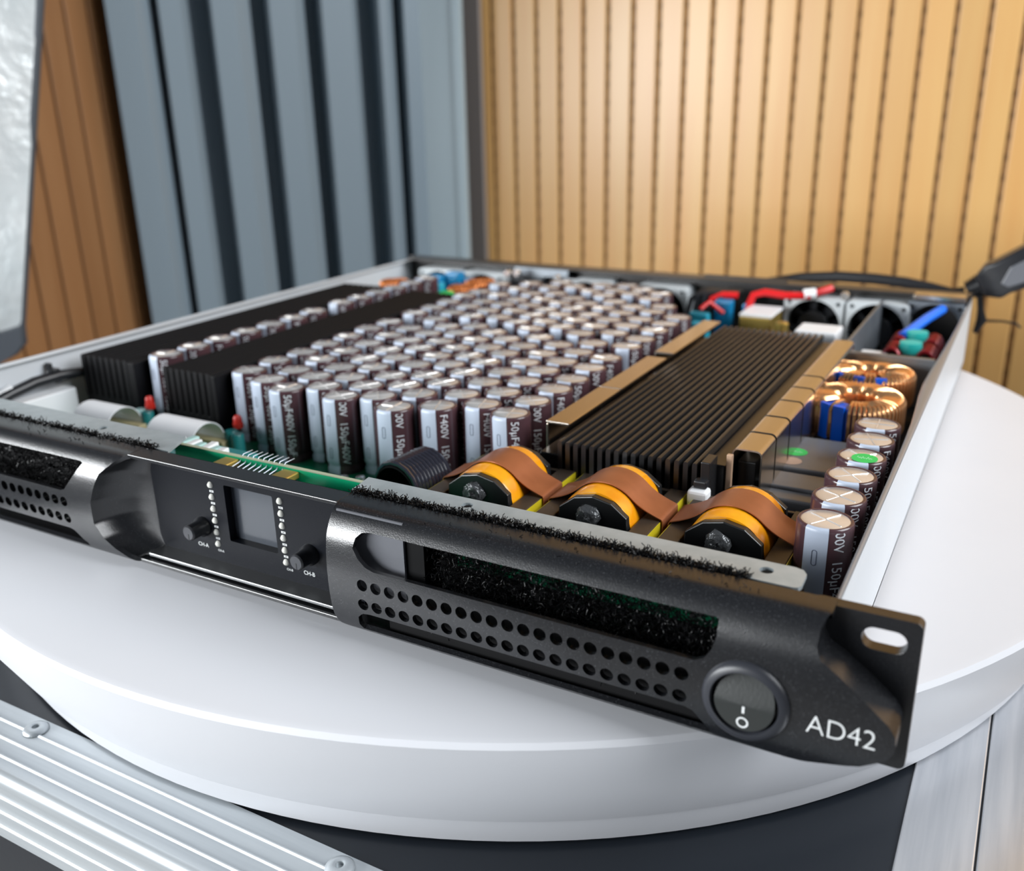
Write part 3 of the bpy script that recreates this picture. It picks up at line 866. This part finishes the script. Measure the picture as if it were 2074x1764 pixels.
# ---- transformers
def transformer(cx, label):
    cy = 66.5
    root = part('transformer', MB().box(cx-21.5, cx-14.5, cy-20, cy+24, 8, 28.3).box(cx+14.5, cx+21.5, cy-20, cy+24, 8, 28.3).box(cx-21.5, cx+21.5, cy-20, cy-17.5, 8, 25).box(cx-21.5, cx+21.5, cy+22, cy+24, 8, 28).box(cx-21, cx+21, cy-18, cy+23, 8, 23), 'ferrite', amp, bev=.35, label=label)
    for sx in (-1, 1):
        part('core_tape', MB().box(cx+sx*21.5-.25, cx+sx*21.5+.25, cy-20.3, cy+24.2, 9, 28.0), 'tape_edge', root)
    R = 14.0; zc = 24.5
    fl = []
    for a in (-22, 30, 62, 90, 118, 150, 202):
        fl.append((cx+15.0*math.cos(math.radians(a)), zc+ (13.2 if 60 <= a <= 120 else 14.2)*math.sin(math.radians(a))))
    part('bobbin_flange', MB().prism(fl, cy-16.6, cy-13.6, 'xz'), 'bobbin', root, bev=.4)
    part('bobbin_flange', MB().prism(fl, cy+15.6, cy+18.6, 'xz'), 'bobbin', root, bev=.4)
    part('flange_rib', MB().box(cx-13.5, cx+13.5, cy-18.6, cy-16.5, zc-1.6, zc+.6), 'bobbin', root, bev=.3)
    part('winding', MB().lathe([(0, -13.6), (13.7, -13.6), (14.1, -12), (14.1, 14), (13.7, 15.6), (0, 15.6)], 40, (cx, cy, zc), 'y'), 'tape_yellow', root, smooth=40)
    # glue lump on the front flange
    gm = MB(); rnd = random.Random(int(cx))
    NA_, NB_ = 14, 7
    vs = []; fs = []
    for i in range(NB_+1):
        for j in range(NA_):
            th = PI/2*i/NB_; a = 2*PI*j/NA_
            r = 4.6*math.sin(th)*(1+.16*rnd.uniform(-1, 1)); d = -2.6*math.cos(th)*(1+.2*rnd.uniform(-1, 1))
            vs.append((cx-1.5+r*math.cos(a), cy-16.6+d, zc+5.5+r*math.sin(a)*.95))
    for i in range(NB_):
        for j in range(NA_):
            k = (j+1) % NA_
            fs.append((i*NA_+j, i*NA_+k, (i+1)*NA_+k, (i+1)*NA_+j))
    gm.add(vs, fs)
    part('glue_lump', gm, 'glue', root, smooth=60)
    # copper band: up over the winding, flaring out to the core edges, down the right side
    path = []
    def arch(x):
        ax = abs(x)
        if ax <= 10.0:
            return zc+math.sqrt(14.6**2-ax*ax)
        zj = zc+math.sqrt(14.6**2-100); sl = -10.0/math.sqrt(14.6**2-100)
        t = (ax-10.0)/(21.9-10.0)
        zend = 28.7
        h00 = 2*t**3-3*t*t+1; h10 = t**3-2*t*t+t; h01 = -2*t**3+3*t*t; h11 = t**3-t*t
        return h00*zj+h10*(11.9*sl)+h01*zend+h11*(11.9*-.35)
    xs = [-21.9+43.8*i/36 for i in range(37)]
    path = [(cx+x, arch(x)) for x in xs]
    path += [(cx+22.2, 28.2), (cx+22.3, 22), (cx+22.3, 12)]
    path = [(cx-22.3, 22), (cx-22.2, 28.2)]+path
    nrm = []
    for i in range(len(path)):
        a = path[max(i-1, 0)]; b = path[min(i+1, len(path)-1)]
        tx, tz = b[0]-a[0], b[1]-a[1]; l = math.hypot(tx, tz)
        nrm.append((-tz/l, tx/l))
    y0, y1 = cy-6.3, cy+9.7
    vs = []; fs = []
    for (x, z), (nx, nz) in zip(path, nrm):
        vs += [(x, y0, z), (x, y1, z), (x+.35*nx, y1, z+.35*nz), (x+.35*nx, y0, z+.35*nz)]
    for i in range(len(path)-1):
        for k in range(4):
            l = (k+1) % 4
            fs.append((i*4+k, (i+1)*4+k, (i+1)*4+l, i*4+l))
    fs += [(0, 1, 2, 3), tuple(len(vs)-4+k for k in (3, 2, 1, 0))]
    part('copper_band', MB().add(vs, fs), 'copper_foil', root, smooth=40)
for cx, lb in ((322.6, 'transformer beside the black wire coil'), (369.6, 'middle of the three transformers'), (416.6, 'transformer beside the brown capacitor column')):
    transformer(cx, lb)

# ---- black air-core coil
pth = []
N = 11
for i in range(N*18+1):
    a = 2*PI*i/18
    pth.append((12.0*math.cos(a), -11+22*i/(N*18), 12.0*math.sin(a)))
part('wire_coil', MB().tube(pth, 1.05, 7), 'coil_black', amp, (281.5, 67, 20.5), (0, 0, math.radians(-8)), smooth=50, label='black enamelled air-core coil')
part('coil_dark_liner', MB().lathe([(10.4, -12), (11.0, -12), (11.0, 12), (10.4, 12), (10.4, -12)], 28, (0, 0, 0), 'y').lathe([(0, 5), (10.5, 5)], 28, (0, 0, 0), 'y'), 'rubber', amp, (281.5, 67, 20.5), (0, 0, math.radians(-8)), smooth=40)  # black liner and disc added so the coil's inside stays dark

# ---- copper toroids
def toroid(cx, cy, zb, tilt, gap, blues, label):
    root = part('toroid_inductor', MB().lathe([(10.5, 1.5), (10.5, 16.5), (19.0, 16.5), (19.0, 1.5), (10.5, 1.5)], 48), 'enamel_blue', amp, (cx, cy, zb), (tilt, 0, 0), bev=.6, label=label)
    wb = MB()
    N_ = 58
    for k in range(N_):
        a = 2*PI*(k+.5)/N_
        deg = (math.degrees(a)+180) % 360-180
        if any(g0 < deg < g1 for g0, g1 in gap): continue
        loop = rrect(9.3, 20.3, .4, 17.8, 3.4, 4)
        wb.tube([(r*math.cos(a), r*math.sin(a), z) for r, z in loop], .98 if True else 1, 5, closed=True)
    part('copper_winding', wb, 'copper_wire', root, (cx, cy, zb), (0,0,0), smooth=60).rotation_euler = (0,0,0)
    for deg in blues:
        a = math.radians(deg)
        o = sub_local('core_band', MB().box(18.6, 20.4, -2.6, 2.6, 1, 17.6).mesh('core_band', 'enamel_blue'), root, (0,0,0), (0,0,a))
    return root
toroid(430.5, 214, 19.5, math.radians(2), [(-131, -118), (-112, -96)], (-124.5, -104), 'copper toroid inductor next to the grey-topped capacitors')
toroid(428.6, 281-14, 17.5, math.radians(-2), [(-101, -97), (-70, -66)], (), 'copper toroid inductor against the steel filter box') if False else toroid(428.8, 262, 19.0, math.radians(-3), [(-101, -96), (-72, -67), (-135, -131)], (-98.5, -69.5, -133), 'copper toroid inductor against the steel filter box')

# ---- relays
def relay(x0, x1, y0, y1, z1, step, label):
    r = part('relay', MB().box(x0, x1, y0, y1, 6, z1), 'relay', amp, bev=1.2, seg=3, label=label)
    if step:
        part('relay_cover', MB().box(x0+.4, x1-.4, y0+step, y1-.3, z1-.2, z1+1.6), 'relay', r, bev=.8, seg=3)
    return r
r1 = relay(409.5, 437, 142, 183, 24.2, 0, 'dark grey relay with a round green sticker and a painted tan reflection')
s1 = part('sticker', MB().cyl((0,0,0), 4.6, .15, 28), 'sticker_green', r1, (415.5, 161, 24.2))
scribble(s1, 415.5, 161, 24.4)
part('sticker', MB().cyl((0,0,0), 4.3, .15, 28), 'reflection_tan', r1, (416.0, 149.5, 24.2))  # tan disc paints the orange reflection on the relay top
relay(411, 437, 113.5, 139, 22.0, 9, 'dark grey stepped relay behind the transformers')

# ---- mains filter box with choke
fbx = part('filter_box', MB().box(408.5, 455.5, 288.5, 290, 12, 38.5).box(408.5, 410, 290, 428, 12, 40.5).box(408.5, 455.5, 286, 288.6, 37.2, 38.6), 'steel_dull', amp, bev=.3, label='bent steel filter bracket')
part('choke_core', MB().box(428, 449, 318, 386, 10, 30), 'ferrite', fbx, bev=1)
for cy in (335, 362):
    for cx in (429.5, 447.5):
        pth = []
        for i in range(7*12+1):
            a = 2*PI*i/12
            pth.append((cx+4.6*math.cos(a), cy-10+20*i/84, 27+6.0*math.sin(a)))
        part('choke_winding', MB().tube(pth, 1.15, 6), 'wire_maroon', fbx, smooth=60)
for y, x in ((333, 438.5), (361, 438.5)):
    part('choke_spacer', MB().lathe([(0, 0), (5.6, 0), (6.2, 3), (6.0, 7.5), (0, 8)], 20, (x, y, 28.5)), 'teal_light', fbx, smooth=50)
part('sleeved_lead', MB().tube([(431, 358, 33), (440, 392, 37.5), (446, 416, 39)], 3.0, 10), 'tube_blue', fbx, smooth=50)
part('filter_can', MB().box(413, 427, 300, 330, 8, 30), 'white_plastic', fbx, bev=1)
part('wire_black', MB().tube([(452, 400, 20), (452, 360, 24), (450, 320, 20)], 2.2, 8), 'wire_black', fbx, smooth=50)

# ---- cooling fans along the rear
fr_m = sheet(rrect(-19.5, 19.5, 1, 40, 3), [circ(0, 20.5, 18.2, 40)]+[circ(sx*16, 20.5+sz*16, 1.5, 10) for sx in (-1, 1) for sz in (-1, 1)], lambda x, z: (x, 0, z), lambda x, z: (x, 20, z), 3).mesh('cooling_fan', 'fan_grey')
hub = MB().lathe([(0, 3), (9, 3), (10, 4), (10, 18), (0, 18)], 24, (0, 0, 20.5), 'y').mesh('hub', 'fan_dark', 40)
bl = MB()
bl.add([(9.5, 4, -3.0), (17.6, 5, -5.5), (17.6, 16, 4.5), (9.5, 14, 3.5), (9.5, 4.8, -3.6), (17.6, 5.8, -6.1), (17.6, 16.8, 3.9), (9.5, 14.8, 2.9)],
       [(0,1,2,3),(7,6,5,4),(0,4,5,1),(1,5,6,2),(2,6,7,3),(3,7,4,0)])
blm = bl.mesh('blade', 'fan_dark')
bgm = MB().cyl((0, 19.4, 20.5), 18.1, .5, 32, 'y').mesh('rear_guard', 'rubber')
for x in (64.5, 106.8, 198.0, 258.0, 366.5, 407.3):
    f = link('cooling_fan', fr_m, amp, (x, 417, 0))
    link('hub', hub, f, (x, 417, 0)); link('rear_guard', bgm, f, (x, 417, 0))
    for k in range(7):
        sub_local('blade', blm, f, (0, 0, 20.5), (0, 2*PI*k/7, 0))
f = link('cooling_fan', fr_m, amp, (441.5, 424, 1.5), (0,0,0)); f.scale = (.9, .7, 1)
f.data = fr_m.copy(); f.data.materials[0] = MATS['steel_dull']

# ---- small parts at the front left
for x0, x1, yc in ((70, 97, 73), (124, 155.5, 73.5)):
    arc = [(yc-11, 12)]+[(yc-.0-11*math.cos(a), 15.5+10.5*math.sin(a)) for a in [PI*i/16 for i in range(17)]]+[(yc+11, 12)]
    vs = []; fs = []
    for y, z in arc: vs += [(x0, y, z), (x1, y, z)]
    n = len(arc)
    for y, z in arc:
        dy, dz = y-yc, z-15.5
        l = math.hypot(dy, dz)
        vs += [(x0, y-.4*dy/l, z-.4*dz/l), (x1, y-.4*dy/l, z-.4*dz/l)]
    for i in range(n-1):
        a, b = 2*i, 2*i+2
        fs += [(a, a+1, b+1, b), (2*n+a+1, 2*n+a, 2*n+b, 2*n+b+1), (a+1, 2*n+a+1, 2*n+b+1, b+1), (2*n+a, a, b, 2*n+b)]
    rb = part('ribbon_cable', MB().add(vs, fs), 'ribbon_white', amp, smooth=40)
    part('socket', MB().box(x0-1, x1+3, yc+6, yc+11.5, 6, 14.5), 'beige', rb, bev=.5)
    part('socket', MB().box(x0-1, x1+3, yc-12, yc-8, 6, 13), 'beige', rb, bev=.5)
def small_cap(x, y, r, h, m):
    return part('small_capacitor', MB().lathe([(0, 0), (r, 0), (r, h-.6), (r*.9, h), (0, h)], 18), m, amp, (x, y, 5.6), smooth=40)
for x, y in ((92, 88), (98.5, 86.5), (158, 86.5), (164.5, 84)):
    small_cap(x, y, 3.2, 14.5 if x < 100 else 13, 'teal' if x in (98.5, 164.5) or x > 150 else 'pale_teal')
for x, y, z in ((96.0, 91, 24.5), (157.5, 92, 22.5)):
    c = part('indicator_led', MB().lathe([(0, 2.6), (1.4, 2.2), (2.1, 1.1), (2.2, -1.6), (2.6, -1.8), (2.6, -4.2), (0, -4.2)], 16), 'led_red', amp, (x, y, z), smooth=40)
    part('led_post', MB().cyl((0,0,-20), 1.6, 16, 8), 'plastic_black', c, (x, y, z))
rnd = random.Random(11)
for k in range(7):
    x = 172+k*4.6; y = 33+rnd.uniform(-3, 3)
    part('terminal', MB().box(-1.8, 1.8, -5, 5, 0, 3.2), 'pale_teal' if k % 2 else 'white_plastic', amp, (x+12, y-2, 33.0), (0, 0, rnd.uniform(-.3, .3)), bev=.6)
part('terminal_block', MB().box(180, 222, 24, 40, 5.6, 33), 'teal', amp, bev=.5)
for x, y in ((181, 74), (194, 72), (236, 76), (243, 79), (262, 62)):
    g = part('solder_post', MB().lathe([(0, 0), (2.6, 0), (2.8, 2), (1.9, 3.4), (2.5, 4.6), (2.0, 6.4), (0, 6.8)], 14), 'solder', amp, (x, y, 5.6), smooth=50)
part('side_block', MB().box(24, 36, 55, 92, 1.2, 24), 'white_plastic', amp, bev=.8)
part('cable_bundle', MB().tube([(29, 40, 24), (29.5, 58, 28.5), (30, 72, 31), (31, 86, 31.5), (33, 100, 30.5)], [2.5, 3.0, 3.2, 3.2, 2.6], 10), 'wire_black', amp, smooth=50)
part('cable_bundle', MB().tube([(27, 36, 22), (27.5, 55, 28.5), (28, 60, 31)], 2.8, 10), 'white_plastic', amp, smooth=50)
part('cable_tie', MB().box(27, 33, 82.5, 86.5, 28, 36).box(24, 28, 83.5, 85.8, 34, 38.5), 'plastic_black', amp, bev=.5)

# ---- rear: film capacitors, coils, red wiring, output box
def film(x, y, z1, sx, sy, m):
    part('film_capacitor', MB().box(x-sx/2, x+sx/2, y-sy/2, y+sy/2, 6, z1), m, amp, bev=1.6, seg=3)
film(80, 392, 41, 13, 10, 'film_blue'); film(93, 398, 43, 13, 10, 'film_blue'); film(86, 380, 37, 13, 9, 'film_cyan'); film(104, 402, 38, 9, 9, 'film_blue')
film(297, 388, 30, 14, 8, 'film_cyan'); film(311, 398, 38, 12, 9, 'film_blue'); film(326, 404, 36, 6, 12, 'film_blue'); film(303, 372, 27, 12, 8, 'film_cyan')
for x, y, z in ((52, 372, 28), (116, 372, 28), (122, 388, 30)):
    mb = MB()
    for k in range(26):
        a = 2*PI*k/26
        loop = rrect(4.5, 10.5, -4.5, 4.5, 2.0, 3)
        mb.tube([(r*math.cos(a), r*math.sin(a), zz) for r, zz in loop], .95, 5, closed=True)
    part('copper_choke', mb, 'copper_dark', amp, (x, y, z+5), (0, 0, 0), smooth=60)
    part('choke_base', MB().cyl((x, y, 5.6), 9, z-5.6, 16), 'plastic_black', amp)
part('green_terminal', MB().box(112, 121, 342, 352, 6, 38), 'sticker_green', amp, bev=.8)
part('output_box', MB().box(329, 349, 372, 404, 6, 33), 'gold', amp, bev=.8)
part('output_box_lid', MB().box(328.5, 349.5, 373, 404, 33, 35), 'white_plastic', amp, bev=.5)
part('brass_stud', MB().lathe([(0, 0), (4, 0), (4, 5), (3, 6), (0, 6.4)], 16), 'gold', amp, (357, 372, 26), smooth=40)
part('brass_stud_post', MB().box(353, 361, 368, 376, 6, 26), 'plastic_black', amp)
part('rear_block', MB().box(374, 398, 330, 352, 6, 37.5), 'white_plastic', amp, bev=1)
part('red_wire', MB().tube([(300, 402, 36), (308, 404, 40), (318, 406, 40)], 2.4, 8), 'wire_red', amp, smooth=50)
part('red_wire', MB().tube([(326, 398, 22), (327, 400, 34), (329, 404, 41.5), (336, 406, 43.5), (350, 408, 42), (364, 410, 42.5), (376, 424, 46)], 2.6, 8), 'wire_red', amp, smooth=50)
part('red_wire', MB().tube([(300, 380, 34), (304, 386, 38), (312, 392, 30)], 1.6, 8), 'wire_red', amp, smooth=50)
part('wire_sleeve', MB().tube([(361, 410, 43.2), (368, 413, 44)], 3.6, 10), 'white_plastic', amp, smooth=50)
for k in range(5):
    x = 284+k*5
    part('black_wire', MB().tube([(x, 398, 22), (x+2, 402, 36+k % 3*2), (x+9, 408, 41), (x+12, 420, 40)], 1.8, 7), 'wire_black', amp, smooth=50)
for x, z in ((131, 37), (146, 38), (176, 40)):
    part('rear_connector', MB().box(x, x+13, 418, 436, 8, z), 'plastic_black', amp, bev=.8)
smm = MB().lathe([(0, -3), (2.6, -3), (3.0, -2), (3.0, 0), (0, 0)], 14, (0,0,0), 'y').mesh('nut', 'solder', 40)
for x, z in ((131, 41), (139, 42), (174, 40), (386.5, 43)):
    link('nut', smm, amp, (x, 417, z))

# ------------------------------------------------------------------ power cable lying behind the amplifier
pc = thing('power_cable', (460, 475, 30), 'black mains cable with a moulded plug behind the amplifier', 'cable')
part('cable', MB().tube([(286, 452, 12), (300, 466, 30), (322, 474, 37.5), (345, 475, 42.5), (371, 475, 45.2), (395, 475, 45.2), (415, 475, 44), (432, 475, 41.5), (446, 475, 38.5), (454, 475, 40)], 3.9, 12), 'wire_black', pc, smooth=60)
ax = Vector((.86, 0, .50)).normalized()
def PL(t, dy=0, dz=0):
    q = Vector((456, 475, 41.5))+ax*t
    return (q.x-ax.z*dz, q.y+dy, q.z+ax.x*dz)
mb = MB()
path = []; rad = []
for k in range(8):
    path += [PL(1.2*k), PL(1.2*k+.6)]; rad += [6.6+.25*k if k % 2 == 0 else 5.4+.25*k]*2
part('strain_relief', MB().tube(path, rad, 14), 'plastic_black', pc, smooth=50)
body = []
for t, hy, hz in ((8, 8, 7.5), (12, 10, 9.5), (17, 11.5, 12.5), (23, 12, 11.5), (48, 12, 13.5), (50, 11, 12.8)):
    body.append([PL(t, sy_*hy, sz_*hz) for sy_, sz_ in ((-1,-1),(1,-1),(1,1),(-1,1))])
vs = [v for r_ in body for v in r_]; fs = [(3,2,1,0), tuple(len(vs)-4+k for k in range(4))]
for i in range(len(body)-1):
    for k in range(4):
        fs.append((i*4+k, i*4+(k+1) % 4, (i+1)*4+(k+1) % 4, (i+1)*4+k))
part('plug', MB().add(vs, fs), 'plastic_black', pc, bev=2.2, seg=3, smooth=60)
part('plug_inset', MB().add([PL(t, dy, dz) for t, dz in ((21, -3), (30, 4.5), (46, 5.5), (46, -9.5), (24, -7)) for dy in (-12.8, -11)], [(0,2,4,6,8), (9,7,5,3,1)]+[(2*i, 2*i+1, (2*i+3) % 10, (2*i+2) % 10) for i in range(5)]), 'plug_grey', pc, bev=.4)
part('cable_tail', MB().tube([(464, 470, 40), (465.5, 472, 30), (467, 474, 22), (464, 470, 14)], [2.2, 2.2, 3.6, 1.5], 10), 'wire_black', pc, smooth=50)
part('tie_end', MB().tube([(470, 474, 22), (480, 474, 22.5), (488, 474, 21.5), (491, 474, 19)], [1.0, .8, .9, .7], 6), 'wire_black', pc, smooth=50)
